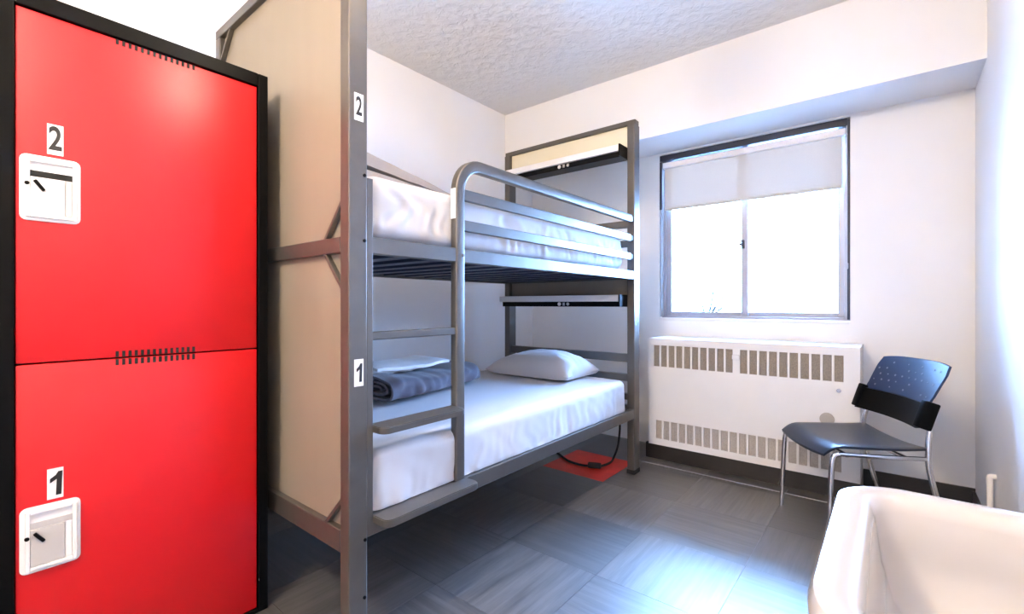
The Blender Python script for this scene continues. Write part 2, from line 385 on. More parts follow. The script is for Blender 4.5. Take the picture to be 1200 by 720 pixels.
bx(b, RX0, RX1, RY, RY + 0.012, 0.282, 0.662); slotted_front(b, bot, 0, 0); bx(b, RX0, RX1, RY, RY + 0.012, RZ0, 0.152)
obj('front_panel', b, 'whitemetal', ra)
b = BM(); bx(b, RX0, RX0 + 0.012, RY + 0.012, YR - 0.001, RZ0, RZ1 - 0.012); bx(b, RX1 - 0.012, RX1, RY + 0.012, YR - 0.001, RZ0, RZ1 - 0.012)
bx(b, RX0, RX1, RY + 0.012, YR - 0.001, RZ1 - 0.012, RZ1); obj('casing', b, 'whitemetal', ra)
for k, (xa, xb, zb, zt) in enumerate(top + bot):
    b = BM(); bx(b, xa, xb, RY + 0.009, RY + 0.013, zb, zt)
    nn = 5
    for q in range(nn):
        xx = xa + (xb - xa) * (q + 0.5) / nn; bx(b, xx - 0.0012, xx + 0.0012, RY + 0.006, RY + 0.009, zb, zt)
    obj('grille_slot', b, 'tan' if k < 20 else 'tanlight', ra)
kp = onY(969.5, 491, RY)
b = BM(); disc(b, (kp[0], RY - 0.012, kp[2]), 0.036, (0, 1, 0), 0.024, 24, 0.006); obj('valve_knob', b, 'knob', ra, True)
kp = onY(983, 458, RY); b = BM(); disc(b, (kp[0], RY - 0.006, kp[2]), 0.012, (0, 1, 0), 0.012, 14, 0.003); obj('lock_stud', b, 'chrome', ra, True)
kp = onY(862.5, 418, RY); b = BM(); bx(b, kp[0] - 0.022, kp[0] + 0.022, RY - 0.012, RY, kp[2] - 0.02, kp[2] + 0.012, 0.005); obj('cover_clip', b, 'whitemetal', ra, True)
b = BM(); bx(b, RX0 - 0.03, RX1, RY + 0.02, RY + 0.05, 0, RZ0, 0.002); obj('plinth', b, 'base', ra)

# ------------------------------------------------------------------ locker
LX, LY0, LY1, LB = -1.757, 0.085, 0.748, -2.36
lk = thing('locker', ((LX + LB) / 2, (LY0 + LY1) / 2, 0), 'tall two-door red metal locker with black frame beside the bunk bed', 'locker')
b = BM()
bx(b, LB, LX - 0.03, LY0, LY0 + 0.012, 0, 1.915); bx(b, LB, LX - 0.03, LY1 - 0.012, LY1, 0, 1.915)
bx(b, LB, LB + 0.01, LY0 + 0.012, LY1 - 0.012, 0, 1.915); bx(b, LB, LX - 0.03, LY0 + 0.012, LY1 - 0.012, 1.90, 1.915)
bx(b, LB + 0.01, LX - 0.03, LY0 + 0.012, LY1 - 0.012, 0.930, 0.945); bx(b, LB + 0.01, LX - 0.03, LY0 + 0.012, LY1 - 0.012, 0.004, 0.016)
obj('body', b, 'black', lk)
DY0, DY1 = 0.121, 0.713
b = BM(); xa, xb = LX - 0.03, LX + 0.008
bx(b, xa, xb, LY0, DY0 - 0.002, 0, 1.925, 0.003); bx(b, xa, xb, DY1 + 0.002, LY1, 0, 1.925, 0.003)
bx(b, xa, xb, DY0 - 0.002, DY1 + 0.002, 1.880, 1.925, 0.003); bx(b, xa, xb, DY0 - 0.002, DY1 + 0.002, 0, 0.014, 0.002)
obj('frame', b, 'black', lk)
def locker_door(z0, z1, num, latch_z, grey):
    d = obj('door', bx(BM(), LX - 0.022, LX, DY0, DY1, z0, z1, 0.003), 'red', lk, True)
    d['label'] = 'upper red door numbered 2' if num == '2' else 'lower red door numbered 1'
    la0, la1, lz0, lz1 = 0.128, 0.246, latch_z, latch_z + 0.174
    b = BM(); prism(b, [( (la0 + la1) / 2 + p, (lz0 + lz1) / 2 + q) for p, q in rrect((la1 - la0) / 2, (lz1 - lz0) / 2, 0.014, 4)], 'x', LX - 0.001, LX + 0.004, 0.0015)
    obj('latch_plate', b, 'latch', d, True)
    b = frame_x(la0 + 0.010, la1 - 0.008, lz0 + 0.008, lz1 - 0.010, LX + 0.003, LX + 0.011, 0.009); obj('latch_rim', b, 'latch', d)
    b = BM(); bx(b, LX + 0.0035, LX + 0.006, la0 + 0.019, la1 - 0.017, lz1 - 0.058, lz1 - 0.042); obj('latch_recess', b, 'latchgrey' if grey else 'dark', d)
    b = BM(); bx(b, LX + 0.0035, LX + 0.009, la0 + 0.019, la1 - 0.032, lz0 + 0.018, lz1 - 0.059, 0.002); obj('latch_flap', b, 'latchgrey' if grey else 'latch', d)
    b = BM(); bx(b, LX + 0.0035, LX + 0.0075, la1 - 0.031, la1 - 0.018, lz0 + 0.018, lz1 - 0.059, 0.001); obj('latch_slide', b, 'latchgrey' if not grey else 'latch', d)
    b = BM(); bar(b, (LX + 0.012, la0 + 0.027, lz1 - 0.068), (LX + 0.012, la0 + 0.045, lz1 - 0.094), 0.009, 0.008, 0.002); obj('latch_lever', b, 'black', d)
    b = BM(); disc(b, (LX + 0.011, la0 + 0.013, lz1 - 0.078), 0.005, (1, 0, 0), 0.006, 10); obj('latch_pin', b, 'black', d, True)
    pz0 = lz1 + 0.009
    b = BM(); bx(b, LX - 0.0005, LX + 0.0012, 0.1795, 0.2115, pz0, pz0 + 0.082); obj('number_plate', b, 'decal', d)
    t = text_bm(num, 0.088, 0.62); t.transform(Matrix.Translation((LX + 0.0017, 0.1955, pz0 + 0.041)) @ FACE_X); obj('numeral', t, 'ink', d)
    return d
def frame_x(y0, y1, z0, z1, xa, xb, t):
    b = BM(); bx(b, xa, xb, y0, y0 + t, z0, z1, 0.002); bx(b, xa, xb, y1 - t, y1, z0, z1, 0.002)
    bx(b, xa, xb, y0 + t, y1 - t, z0, z0 + t, 0.002); bx(b, xa, xb, y0 + t, y1 - t, z1 - t, z1, 0.002); return b
dU = locker_door(0.945, 1.878, '2', 1.322, False)
dL = locker_door(0.016, 0.941, '1', 0.391, True)
def vent(d, zt, zb):
    b = BM()
    for k in range(14):
        y = 0.322 + k * 0.0148; bx(b, LX - 0.001, LX + 0.0008, y, y + 0.0075, zb, zt)
    o = obj('vent_slots', b, 'dark', d); o['kind'] = 'stuff'
vent(dU, 1.878, 1.862); vent(dU, 0.963, 0.946); vent(dL, 0.940, 0.922)

# ------------------------------------------------------------------ bunk bed
BX, BXI, BB = -1.281, -1.331, -2.372          # front face, post inner face, back face
NY, FY0, FY1 = 0.785, 2.82, 2.90
bed = thing('bunk_bed', ((BX + BB) / 2, 1.84, 0), 'grey steel bunk bed with beige end panels and ladder', 'bunk bed')
def post(x0, x1, y0, y1, top):
    p = obj('post', bx(BM(), x0, x1, y0, y1, 0.02, top, 0.004), 'steel', bed)
    f = BM(); bx(f, x0 - 0.003, x1 + 0.003, y0 - 0.003, y1 + 0.003, 0, 0.03, 0.005); obj('foot_cap', f, 'rubber', p)
    return p
pn = post(BXI, BX, NY, NY + 0.065, 2.295); post(BB, BB + 0.05, NY, NY + 0.065, 2.295)
pf = post(BXI, BX, FY0, FY1, 2.27); post(BB, BB + 0.05, FY0, FY1, 2.27)
# near end frame and panels
def hbar(name, x0, x1, y0, y1, z0, z1, m='steel', bev=0.003): return obj(name, bx(BM(), x0, x1, y0, y1, z0, z1, bev), m, bed)
bi = BB + 0.05
hbar('end_rail', BB, BX, NY, NY + 0.065, 2.295, 2.335); hbar('end_rail', bi, BXI, NY, NY + 0.05, 1.262, 1.312); hbar('end_rail', bi, BXI, NY, NY + 0.05, 0.325, 0.395)
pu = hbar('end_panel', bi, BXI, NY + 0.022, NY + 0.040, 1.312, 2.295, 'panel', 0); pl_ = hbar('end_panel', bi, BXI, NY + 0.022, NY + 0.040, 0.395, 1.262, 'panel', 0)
def brace(xa, za, xb, zb): obj('corner_brace', bar(BM(), (xa, NY + 0.012, za), (xb, NY + 0.012, zb), 0.018, 0.014), 'steel', bed)
brace(BXI + 0.003, 1.425, BXI - 0.105, 1.305); brace(BXI + 0.003, 1.15, BXI - 0.105, 1.268); brace(BXI + 0.003, 0.49, BXI - 0.10, 0.385)
brace(bi - 0.003, 2.19, bi + 0.105, 2.30); brace(bi - 0.003, 1.425, bi + 0.105, 1.305); brace(bi - 0.003, 1.15, bi + 0.105, 1.268); brace(bi - 0.003, 0.49, bi + 0.10, 0.385)
brace(BXI + 0.003, 2.19, BXI - 0.105, 2.30)
# far end
hbar('end_rail', BB, BX, FY0 + 0.01, FY1 - 0.01, 2.27, 2.30)
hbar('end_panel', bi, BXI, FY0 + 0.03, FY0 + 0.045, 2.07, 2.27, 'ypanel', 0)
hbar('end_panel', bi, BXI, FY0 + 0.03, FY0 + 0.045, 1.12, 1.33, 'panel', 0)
for z0, z1 in ((0.722, 0.776), (0.598, 0.643), (0.475, 0.515), (1.605, 1.65), (1.475, 1.52), (1.262, 1.315), (0.378, 0.44)):
    hbar('end_rail', bi, BXI, FY0 + 0.015, FY0 + 0.055, z0, z1)
# side rails
for (z0, z1) in ((1.262, 1.316), (0.362, 0.424)):
    hbar('side_rail', BX - 0.035, BX - 0.003, NY + 0.065, FY0, z0, z1); hbar('side_rail', BB + 0.006, BB + 0.036, NY + 0.065, FY0, z0, z1)
# slats under both mattresses
for z in (1.272, 0.386):
    for k in range(13):
        y = NY + 0.10 + k * 0.155; hbar('slat', BB + 0.036, BX - 0.035, y, y + 0.072, z, z + 0.022, 'slat', 0.002)
    hbar('deck_board', BB + 0.036, BX - 0.046, NY + 0.065, FY0 - 0.002, z + 0.023, z + 0.035, 'slat', 0)
# ladder: the outer stringer bends over into the top guard rail
gx = BX - 0.0175; yS = 1.262; zt = 1.652; r = 0.115
path = [(gx, yS, 0.375)] + [(gx, yS, z) for z in (0.7, 1.0, 1.3, zt - r)]
for k in range(1, 11):
    a_ = math.pi / 2 * k / 10; path.append((gx, yS + r - r * math.cos(a_), zt - r + r * math.sin(a_)))
path += [(gx, 1.8, zt), (gx, 2.3, zt), (gx, FY0 - 0.03, zt)]
b = sweep(BM(), path, rrect(0.0175, 0.0235, 0.007)); obj('guard_rail', b, 'steel', bed, True)
for z0, z1 in ((1.506, 1.55), (1.387, 1.43)):
    hbar('guard_rail', BX - 0.028, BX - 0.008, yS + 0.023, FY0 - 0.03, z0, z1)
for z in (1.652, 1.528, 1.408):
    b = BM(); bx(b, BX - 0.03, BX - 0.006, FY0 - 0.032, FY0 + 0.002, z - 0.016, z + 0.016, 0.003); obj('rail_bracket', b, 'black', bed)
hbar('ladder_stringer', BX - 0.040, BX, NY + 0.064, NY + 0.085, 0.385, 1.50, 'steel', 0.001)
obj('rung', bx(BM(), BX - 0.034, BX - 0.004, NY + 0.085, yS - 0.0235, 0.985, 1.012, 0.004), 'steel', bed)
def tread(y0, y1, x0, x1, z0, z1, rr):
    out = [(x0, y0)]
    for k in range(7): a_ = -math.pi / 2 + math.pi / 2 * k / 6; out.append((x1 - rr + rr * math.cos(a_), y0 + rr + rr * math.sin(a_)))
    for k in range(7): a_ = math.pi / 2 * k / 6; out.append((x1 - rr + rr * math.cos(a_), y1 - rr + rr * math.sin(a_)))
    out.append((x0, y1)); b = BM(); prism(b, out, 'z', z0, z1, 0.003); return b
obj('tread', tread(NY + 0.085, yS - 0.02, BX - 0.034, BX + 0.055, 0.690, 0.712, 0.03), 'steel', bed)
obj('tread', tread(NY + 0.085, yS + 0.03, BX - 0.002, BX + 0.075, 0.402, 0.427, 0.028), 'steel', bed)
# bolts
def bolt(parent, y, z, m='chrome', rr=0.0055):
    b = BM(); disc(b, (BX + 0.001, y, z), rr, (1, 0, 0), 0.005, 10, 0.001); obj('bolt', b, m, parent, True)
for y, z, m in ((NY + 0.054, 1.505, 'black'), (NY + 0.054, 1.30, 'black'), (NY + 0.056, 0.36, 'black'), (NY + 0.054, 0.18, 'black'), (yS + 0.012, 1.29, 'chrome')): bolt(bed, y, z, m)
# number plates on the post, sticker on the stringer
for num, v in (('2', 126), ('1', 437)):
    q = onX(421, v, BX)
    yc = NY + 0.034
    b = BM(); bx(b, BX - 0.0005, BX + 0.0012, yc - 0.016, yc + 0.016, q[2] - 0.042, q[2] + 0.042); obj('number_plate', b, 'decal', pn)
    t = text_bm(num, 0.080, 0.56); t.transform(Matrix.Translation((BX + 0.0017, yc, q[2])) @ FACE_X); obj('numeral', t, 'ink', pn)
b = BM(); bx(b, gx - 0.015, gx + 0.012, yS - 0.0242, yS - 0.0228, 1.43, 1.545); obj('sticker', b, 'decal', bed)
# shelf lights at the head of each bunk
for z in (2.085, 1.125):
    sh = obj('head_shelf', bx(BM(), bi - 0.02, BXI - 0.012, FY0 - 0.10, FY0 + 0.029, z - 0.005, z + 0.037, 0.003), 'fascia', bed)
    obj('lamp_housing', bx(BM(), bi, BXI - 0.004, FY0 - 0.085, FY0 + 0.029, z - 0.040, z - 0.006, 0.003), 'black', sh)
    b = BM(); bx(b, BXI - 0.011, BXI - 0.001, FY0 - 0.105, FY0 + 0.029, z - 0.04, z + 0.038, 0.002); obj('end_cap', b, 'black', sh)
    xc = -1.80
    b = BM(); disc(b, (xc, FY0 - 0.086, z - 0.022), 0.013, (0, 1, 0), 0.008, 16, 0.002); obj('switch', b, 'latch', sh, True)
    b = BM(); disc(b, (xc + 0.07, FY0 - 0.086, z - 0.022), 0.011, (0, 1, 0), 0.008, 16, 0.002); obj('socket', b, 'latchgrey', sh, True)
    b = BM(); bx(b, xc + 0.028, xc + 0.045, FY0 - 0.089, FY0 - 0.085, z - 0.033, z - 0.012, 0.001); obj('socket', b, 'latchgrey', sh)

# ------------------------------------------------------------------ bedding
def soft_box(x0, x1, y0, y1, z0, z1, r, nx, ny, nz, disp):
    b = bmesh.new(); c = Vector(((x0 + x1) / 2, (y0 + y1) / 2, (z0 + z1) / 2)); h = Vector(((x1 - x0) / 2, (y1 - y0) / 2, (z1 - z0) / 2))
    n = (nx, ny, nz); cache = {}
    def V(p):
        k = tuple(round(q, 5) for q in p)
        if k in cache: return cache[k]
        pp = Vector(p); inn = Vector([max(-h[i] + r, min(h[i] - r, pp[i])) for i in range(3)]); dd = pp - inn
        q = inn + dd.normalized() * r if dd.length > 1e-6 else pp
        nn = dd.normalized() if dd.length > 1e-6 else Vector((0, 0, 1))
        q = q + c; q = q + nn * disp(q, nn)
        cache[k] = b.verts.new(q); return cache[k]
    for ax in range(3):
        a1, a2 = (ax + 1) % 3, (ax + 2) % 3
        for s in (-1, 1):
            for i in range(n[a1]):
                for j in range(n[a2]):
                    P = []
                    for (di, dj) in ((0, 0), (1, 0), (1, 1), (0, 1)):
                        p = [0, 0, 0]; p[ax] = s * h[ax]; p[a1] = -h[a1] + 2 * h[a1] * (i + di) / n[a1]; p[a2] = -h[a2] + 2 * h[a2] * (j + dj) / n[a2]
                        P.append(V(p))
                    b.faces.new(P if s > 0 else P[::-1])
    bmesh.ops.recalc_face_normals(b, faces=b.faces[:]); return b
def wrinkle(seed, z0, z1, amp=1.0):
    def f(p, n):
        side = max(0, 1 - abs(n.z) * 1.2); k = min(1, max(0, (p.z - z0) / (z1 - z0)))
        g1 = noise.noise(Vector((p.x * 5 + seed, p.y * 24 + 1.6 * noise.noise(Vector((p.y * 4, p.z * 12, seed))), p.z * 3 + seed)))
        g2 = noise.noise(Vector((p.x * 4, p.y * 3.2 + seed, p.z * 6)))
        diag = noise.noise(Vector((seed, (p.y * 0.8 + p.z * 1.1) * 16, p.y * 2)))
        top = 0.004 * noise.noise(Vector((p.x * 5, p.y * 4, seed)))
        return side * (amp * (0.012 * g1 * (1 - k) ** 0.9 + 0.006 * diag * k ** 0.5 - 0.004) + 0.007 * g2) + (1 - side) * top
    return f
mz = (0.426, 0.622)
b = soft_box(BB + 0.05, BX - 0.012, NY + 0.088, FY0 - 0.075, 0.385, mz[1], 0.045, 30, 190, 16, wrinkle(3.1, *mz, 0.6))
for v in b.verts: v.co.z = max(v.co.z, 0.4265)
mo = obj('mattress', b, 'sheet', None, True, origin=(-1.83, 1.84, 0.4265)); tag(mo, 'white sheeted mattress on the lower bunk, holding the pillow', 'mattress')
b = soft_box(BB + 0.05, BX - 0.040, NY + 0.088, FY0 - 0.05, 1.3175, 1.540, 0.06, 30, 190, 18, wrinkle(8.7, 1.3175, 1.540, 1.7))
mo = obj('mattress', b, 'sheet', None, True, origin=(-1.83, 1.84, 1.3175)); tag(mo, 'white sheeted mattress on the upper bunk behind the guard rails', 'mattress')

def pillow_bm(cx, cy, z0, hx, hy, ht, rz, seed):
    b = bmesh.new(); n = 44; top = []; bot = []
    ca, sa = math.cos(rz), math.sin(rz)
    for i in range(n + 1):
        rt, rb = [], []
        for j in range(n + 1):
            s = -1 + 2 * i / n; t = -1 + 2 * j / n
            prof = max(0, (1 - abs(s) ** 3.0)) ** 0.5 * max(0, (1 - abs(t) ** 3.0)) ** 0.5
            pin = 1 - 0.075 * (1 - abs(s) ** 2) * abs(t) ** 4 ; pin2 = 1 - 0.075 * (1 - abs(t) ** 2) * abs(s) ** 4
            x = s * hx * pin2; y = t * hy * pin
            wv = 0.010 * noise.noise(Vector((s * 2.2 + seed, t * 2.2, seed))) + 0.004 * noise.noise(Vector((s * 6, t * 6 + seed, seed)))
            up = ht * 0.86 * prof * (1 + 0.10 * s) + wv * min(1, prof * 2)
            lift = 0.022 * (1 - prof) ** 2
            X = cx + x * ca - y * sa; Y = cy + x * sa + y * ca
            rt.append(b.verts.new((X, Y, z0 + 0.014 + up + lift)))
            edge = i in (0, n) or j in (0, n)
            rb.append(rt[-1] if edge else b.verts.new((X, Y, z0 + 0.002 + lift - 0.001 * prof)))
        top.append(rt); bot.append(rb)
    for i in range(n):
        for j in range(n):
            b.faces.new((top[i][j], top[i + 1][j], top[i + 1][j + 1], top[i][j + 1]))
            q = [bot[i][j], bot[i][j + 1], bot[i + 1][j + 1], bot[i + 1][j]]
            q2 = []
            for v in q:
                if v not in q2: q2.append(v)
            try: b.faces.new(q2)
            except ValueError: pass
    bmesh.ops.recalc_face_normals(b, faces=b.faces[:]); return b
o = obj('pillow', pillow_bm(-1.825, 2.560, mz[1] + 0.004, 0.325, 0.205, 0.172, math.radians(2), 2.2), 'pillow', None, True, origin=(-1.825, 2.560, mz[1]))
tag(o, 'plump white pillow at the window end of the lower bunk', 'pillow')

# rolled quilt: a flattened spiral section run along the bed
def qh(f): return 0.068 - 0.014 * math.sin(f * 3.4) ** 2 + 0.004 * f
def quilt_bm():
    b = bmesh.new(); prof = []
    turns = 2.6; n = 110
    for k in range(n + 1):
        t = k / n; an = -0.35 + turns * 2 * math.pi * t
        rr = 0.16 + 0.84 * t
        prof.append((rr, an))
    outer = []; ny = 46
    ys = [1.29 + 0.77 * j / ny for j in range(ny + 1)]
    th = 0.105
    rows = []
    for j, y in enumerate(ys):
        f = j / ny
        endt = 1 - max(0, (f - 0.86) / 0.14) ** 2 * 0.55
        half_w = 0.175 * (0.96 + 0.10 * math.sin(f * 3.0)) * endt
        half_h = qh(f) * endt
        xc = -1.885 - 0.13 * f + 0.008 * math.sin(f * 7)
        zc = mz[1] + 0.008 + half_h
        row = []
        for (rr, an) in prof:
            c, s = math.cos(an), math.sin(an)
            c = math.copysign(abs(c) ** 0.75, c); s = math.copysign(abs(s) ** 0.85, s)
            wr = 1 + 0.16 * noise.noise(Vector((an * 1.3, y * 8, 4))) + 0.14 * noise.noise(Vector((an * 0.6, y * 19, 9)))
            wr = min(wr, 1.12)
            z = zc + half_h * rr * s * (wr if s > -0.3 else 1.0)
            row.append(b.verts.new((xc + half_w * rr * c * wr, y + 0.02 * (1 - rr), max(z, mz[1] + 0.007))))
        rows.append(row)
    for j in range(ny):
        for k in range(n): b.faces.new((rows[j][k], rows[j][k + 1], rows[j + 1][k + 1], rows[j + 1][k]))
    bmesh.ops.recalc_face_normals(b, faces=b.faces[:])
    bmesh.ops.solidify(b, geom=b.faces[:], thickness=0.012)
    # far end closed by a gathered cap
    return b
o = obj('quilt', quilt_bm(), 'quilt', None, True, origin=(-1.96, 1.6, mz[1]))
tag(o, 'slate grey quilt rolled up on the lower bunk behind the ladder', 'quilt')
def sag_sheet(x0, x1, y0, y1, zf, th, seed, nx=26, ny=34, rot=0):
    b = bmesh.new(); T_, B_ = [], []
    cx, cy = (x0 + x1) / 2, (y0 + y1) / 2
    for i in range(nx + 1):
        a, c = [], []
        for j in range(ny + 1):
            x = x0 + (x1 - x0) * i / nx; y = y0 + (y1 - y0) * j / ny
            e = min(i, nx - i, 3) / 3 * 0.5 + 0.5; e2 = min(j, ny - j, 3) / 3 * 0.5 + 0.5
            z = zf(x, y) + 0.008 * noise.noise(Vector((x * 9 + seed, y * 9, seed)))
            dx, dy = x - cx, y - cy; X = cx + dx * math.cos(rot) - dy * math.sin(rot); Y = cy + dx * math.sin(rot) + dy * math.cos(rot)
            a.append(b.verts.new((X, Y, z + (th(x, y) if callable(th) else th) * math.sqrt(e * e2)))); c.append(b.verts.new((X, Y, z)))
        T_.append(a); B_.append(c)
    for i in range(nx):
        for j in range(ny):
            b.faces.new((T_[i][j], T_[i + 1][j], T_[i + 1][j + 1], T_[i][j + 1])); b.faces.new((B_[i][j], B_[i][j + 1], B_[i + 1][j + 1], B_[i + 1][j]))
    for i in range(nx):
        b.faces.new((T_[i][0], B_[i][0], B_[i + 1][0], T_[i + 1][0])); b.faces.new((T_[i][ny], T_[i + 1][ny], B_[i + 1][ny], B_[i][ny]))
    for j in range(ny):
        b.faces.new((T_[0][j], T_[0][j + 1], B_[0][j + 1], B_[0][j])); b.faces.new((T_[nx][j], B_[nx][j], B_[nx][j + 1], T_[nx][j + 1]))
    bmesh.ops.recalc_face_normals(b, faces=b.faces[:]); return b
def quilt_top(x, y): return mz[1] + 0.158 - 0.012 * math.sin((y - 1.33) * 6.5)
o = obj('towel', sag_sheet(-2.22, -1.92, 1.33, 1.80, quilt_top, 0.022, 5.0), 'towel', None, True, origin=(-2.06, 1.57, 0.8))
tag(o, 'folded white towel lying over the rolled grey quilt', 'towel')
# folded linen on the upper bunk
ub = thing('folded_blanket', (-1.72, 1.2, 1.522), 'beige blanket folded flat on the upper bunk mattress', 'blanket')
def dome(hh, cx, cy, rx, ry):
    return lambda x, y: 1.522 + hh * max(0, 1 - ((x - cx) / rx) ** 4) ** 0.5 * max(0, 1 - ((y - cy) / ry) ** 4) ** 0.5
for k in range(2):
    obj('fold', sag_sheet(-2.10 + 0.01 * k, -1.50 - 0.03 * k, 0.90, 1.60 - 0.12 * k, (lambda x, y, k=k: 1.552 + (0.076 * (1.66 - y) / 0.7 + 0.004) * k), (lambda x, y, k=k: 0.074 * (1.66 - y) / 0.7), 6.0 + k), 'beigecloth', ub, True)
o = obj('towel', sag_sheet(-2.04, -1.66, 0.93, 1.24, lambda x, y: 1.568 + 0.152 * (1.66 - y) / 0.7, 0.018, 9.0), 'towel', None, True, origin=(-1.77, 1.13, 1.642))
tag(o, 'folded white towel on the beige blanket, upper bunk', 'towel')

# cord under the bed
cp = [(-1.95, 2.88, 0.012), (-1.874, 2.842, 0.010), (-1.74, 2.76, 0.010), (-1.62, 2.745, 0.010), (-1.56, 2.77, 0.013)]
cdr = thing('power_cord', (-1.58, 2.77, 0), 'black power cord with plug lying on the red tile', 'cord')
obj('cable', tube(BM(), cp, 0.0075, 8), 'rubber', cdr, True)
b = BM(); t = bmesh.new(); bx(t, -0.045, 0.045, -0.02, 0.02, 0, 0.034, 0.009); merge(b, t, Matrix.Translation((-1.545, 2.775, 0.0005)) @ Matrix.Rotation(0.4, 4, 'Z')); obj('plug', b, 'rubber', cdr, True)
b = BM(); tube(b, [(-1.51, 2.79, 0.015), (-1.50, 2.90, 0.010), (-1.52, 3.0, 0.012), (-1.50, 3.04, 0.12), (-1.50, 3.05, 0.30), (-1.52, 2.95, 0.385)], 0.0075, 8); obj('cable', b, 'rubber', cdr, True)
b = BM(); bx(b, -1.545, -1.495, 2.88, 2.95, 0.36, 0.41, 0.006); obj('socket_box', b, 'rubber', cdr, True)

# ------------------------------------------------------------------ chair
ch = thing('chair', (-0.168, 2.835, 0), 'blue-black plastic chair with chrome legs beside the radiator', 'chair', math.radians(122.5))
hw, hd, sz = 0.238, 0.210, 0.456
def seat_bm():
    b = bmesh.new(); nx, ny = 24, 26; top, bt = [], []
    for i in range(nx + 1):
        a, c = [], []
        for j in range(ny + 1):
            s = -1 + 2 * i / nx; t = -1 + 2 * j / ny
            # rounded outline
            k = 0.10; wx = hw * (1 - 0.09 * (t + 1) / 2); x = s * wx * math.sqrt(1 - k * t * t / 1.2); y = t * (hd + 0.015) * math.sqrt(1 - k * s * s / 1.2)
            z = sz - 0.016 * (1 - s * s) * (1 - 0.3 * t) - 0.040 * max(0, t - 0.62) ** 2 / 0.144 + 0.012 * max(0, -t - 0.5) + 0.006
            e = 0.004 if (i in (0, nx) or j in (0, ny)) else 0
            a.append(b.verts.new((x, y, z - e))); c.append(b.verts.new((x * 0.985, y * 0.985, z - 0.016)))
        top.append(a); bt.append(c)
    for i in range(nx):
        for j in range(ny):
            b.faces.new((top[i][j], top[i + 1][j], top[i + 1][j + 1], top[i][j + 1])); b.faces.new((bt[i][j], bt[i][j + 1], bt[i + 1][j + 1], bt[i + 1][j]))
    for i in range(nx):
        b.faces.new((top[i][0], bt[i][0], bt[i + 1][0], top[i + 1][0])); b.faces.new((top[i][ny], top[i + 1][ny], bt[i + 1][ny], bt[i][ny]))
    for j in range(ny):
        b.faces.new((top[0][j], top[0][j + 1], bt[0][j + 1], bt[0][j])); b.faces.new((top[nx][j], bt[nx][j], bt[nx][j + 1], top[nx][j + 1]))
    bmesh.ops.recalc_face_normals(b, faces=b.faces[:]); return b
obj('seat', seat_bm(), 'seat', ch, True, True)
def back_pt(s, t, off=0.0):
    """s across, t up the back; the back leans away and curves round the sitter"""
    w_ = 0.212 + 0.014 * t ; z = 0.550 + 0.285 * t
    y = -0.200 - 0.105 * t - 0.025 * t * t + 0.030 * s * s + off
    return Vector((s * w_ * (1 - 0.06 * max(0, t - 0.85) / 0.15), y, z - 0.012 * s ** 4 * (1 if t > 0.5 else 0) * t))
def shell(t0, t1, off, th, wmul=1.0, n=20, m=10, rc=0.0):
    b = bmesh.new(); Fv, Bv = [], []
    for i in range(n + 1):
        a, c = [], []
        for j in range(m + 1):
            s = -1 + 2 * i / n; t = t0 + (t1 - t0) * j / m
            p = back_pt(s, t, off); q = back_pt(s, t, off - th); p.x *= wmul; q.x *= wmul
            a.append(b.verts.new(p)); c.append(b.verts.new(q))
        Fv.append(a); Bv.append(c)
    for i in range(n):
        for j in range(m):
            b.faces.new((Fv[i][j], Fv[i + 1][j], Fv[i + 1][j + 1], Fv[i][j + 1])); b.faces.new((Bv[i][j], Bv[i][j + 1], Bv[i + 1][j + 1], Bv[i + 1][j]))
        b.faces.new((Fv[i][0], Bv[i][0], Bv[i + 1][0], Fv[i + 1][0])); b.faces.new((Fv[i][m], Fv[i + 1][m], Bv[i + 1][m], Bv[i][m]))
    for j in range(m):
        b.faces.new((Fv[0][j], Fv[0][j + 1], Bv[0][j + 1], Bv[0][j])); b.faces.new((Fv[n][j], Bv[n][j], Bv[n][j + 1], Fv[n][j + 1]))
    bmesh.ops.recalc_face_normals(b, faces=b.faces[:]); return b
bk = obj('backrest', shell(0.30, 1.0, 0.0, 0.012), 'back', ch, True, True)
b = shell(0.0, 0.37, 0.012, 0.028, 1.03)
obj('back_support', b, 'black', ch, True, True)
b = BM()
for i in range(9):
    for j in range(5):
        s = -0.8 + 1.6 * i / 8 + (0.1 if j % 2 else 0); t = 0.46 + 0.105 * j
        if abs(s) > 0.92 or random.random() < 0.25: continue
        p = back_pt(s, t, 0.0006); q = back_pt(s, t + 0.01, 0.0006)
        disc(b, p, 0.0050 if (i + j) % 3 else 0.0036, (0, 1, 0.45), 0.0022, 8)
o = obj('perforations', b, 'dot', bk, False, True); o['kind'] = 'stuff'  # pale discs: light showing through the holes, put in as colour
for s in (-1, 1):
    x = s * (hw - 0.012)
    b = BM(); tube(b, [(x * 1.03, hd - 0.005, 0.0), (x * 1.02, hd - 0.012, 0.22), (x, hd - 0.022, 0.395), (x, hd - 0.05, 0.424)], 0.0115, 10); obj('leg', b, 'chrome', ch, True, True)
    b = BM(); tube(b, [(x * 1.02, -hd - 0.115, 0.0), (x, -hd - 0.055, 0.16), (x, -hd - 0.003, 0.36), (x, -hd + 0.003, 0.46), (x * 0.96, -hd - 0.012, 0.555), (x * 0.93, -hd - 0.036, 0.61)], 0.0115, 10); obj('leg', b, 'chrome', ch, True, True)
    b = BM(); tube(b, [(x, hd - 0.05, 0.424), (x, 0, 0.418), (x, -hd, 0.415)], 0.0095, 8); obj('seat_tube', b, 'chrome', ch, True, True)
    b = BM(); bx(b, min(s * 0.205, s * 0.243), max(s * 0.205, s * 0.243), -0.235, -0.175, 0.545, 0.67, 0.006); t = b
    t.transform(Matrix.Translation((0, -0.205, 0.62)) @ Matrix.Rotation(0.33, 4, 'X') @ Matrix.Translation((0, 0.205 , -0.62)))
    obj('back_bracket', b, 'black', ch, True, True)
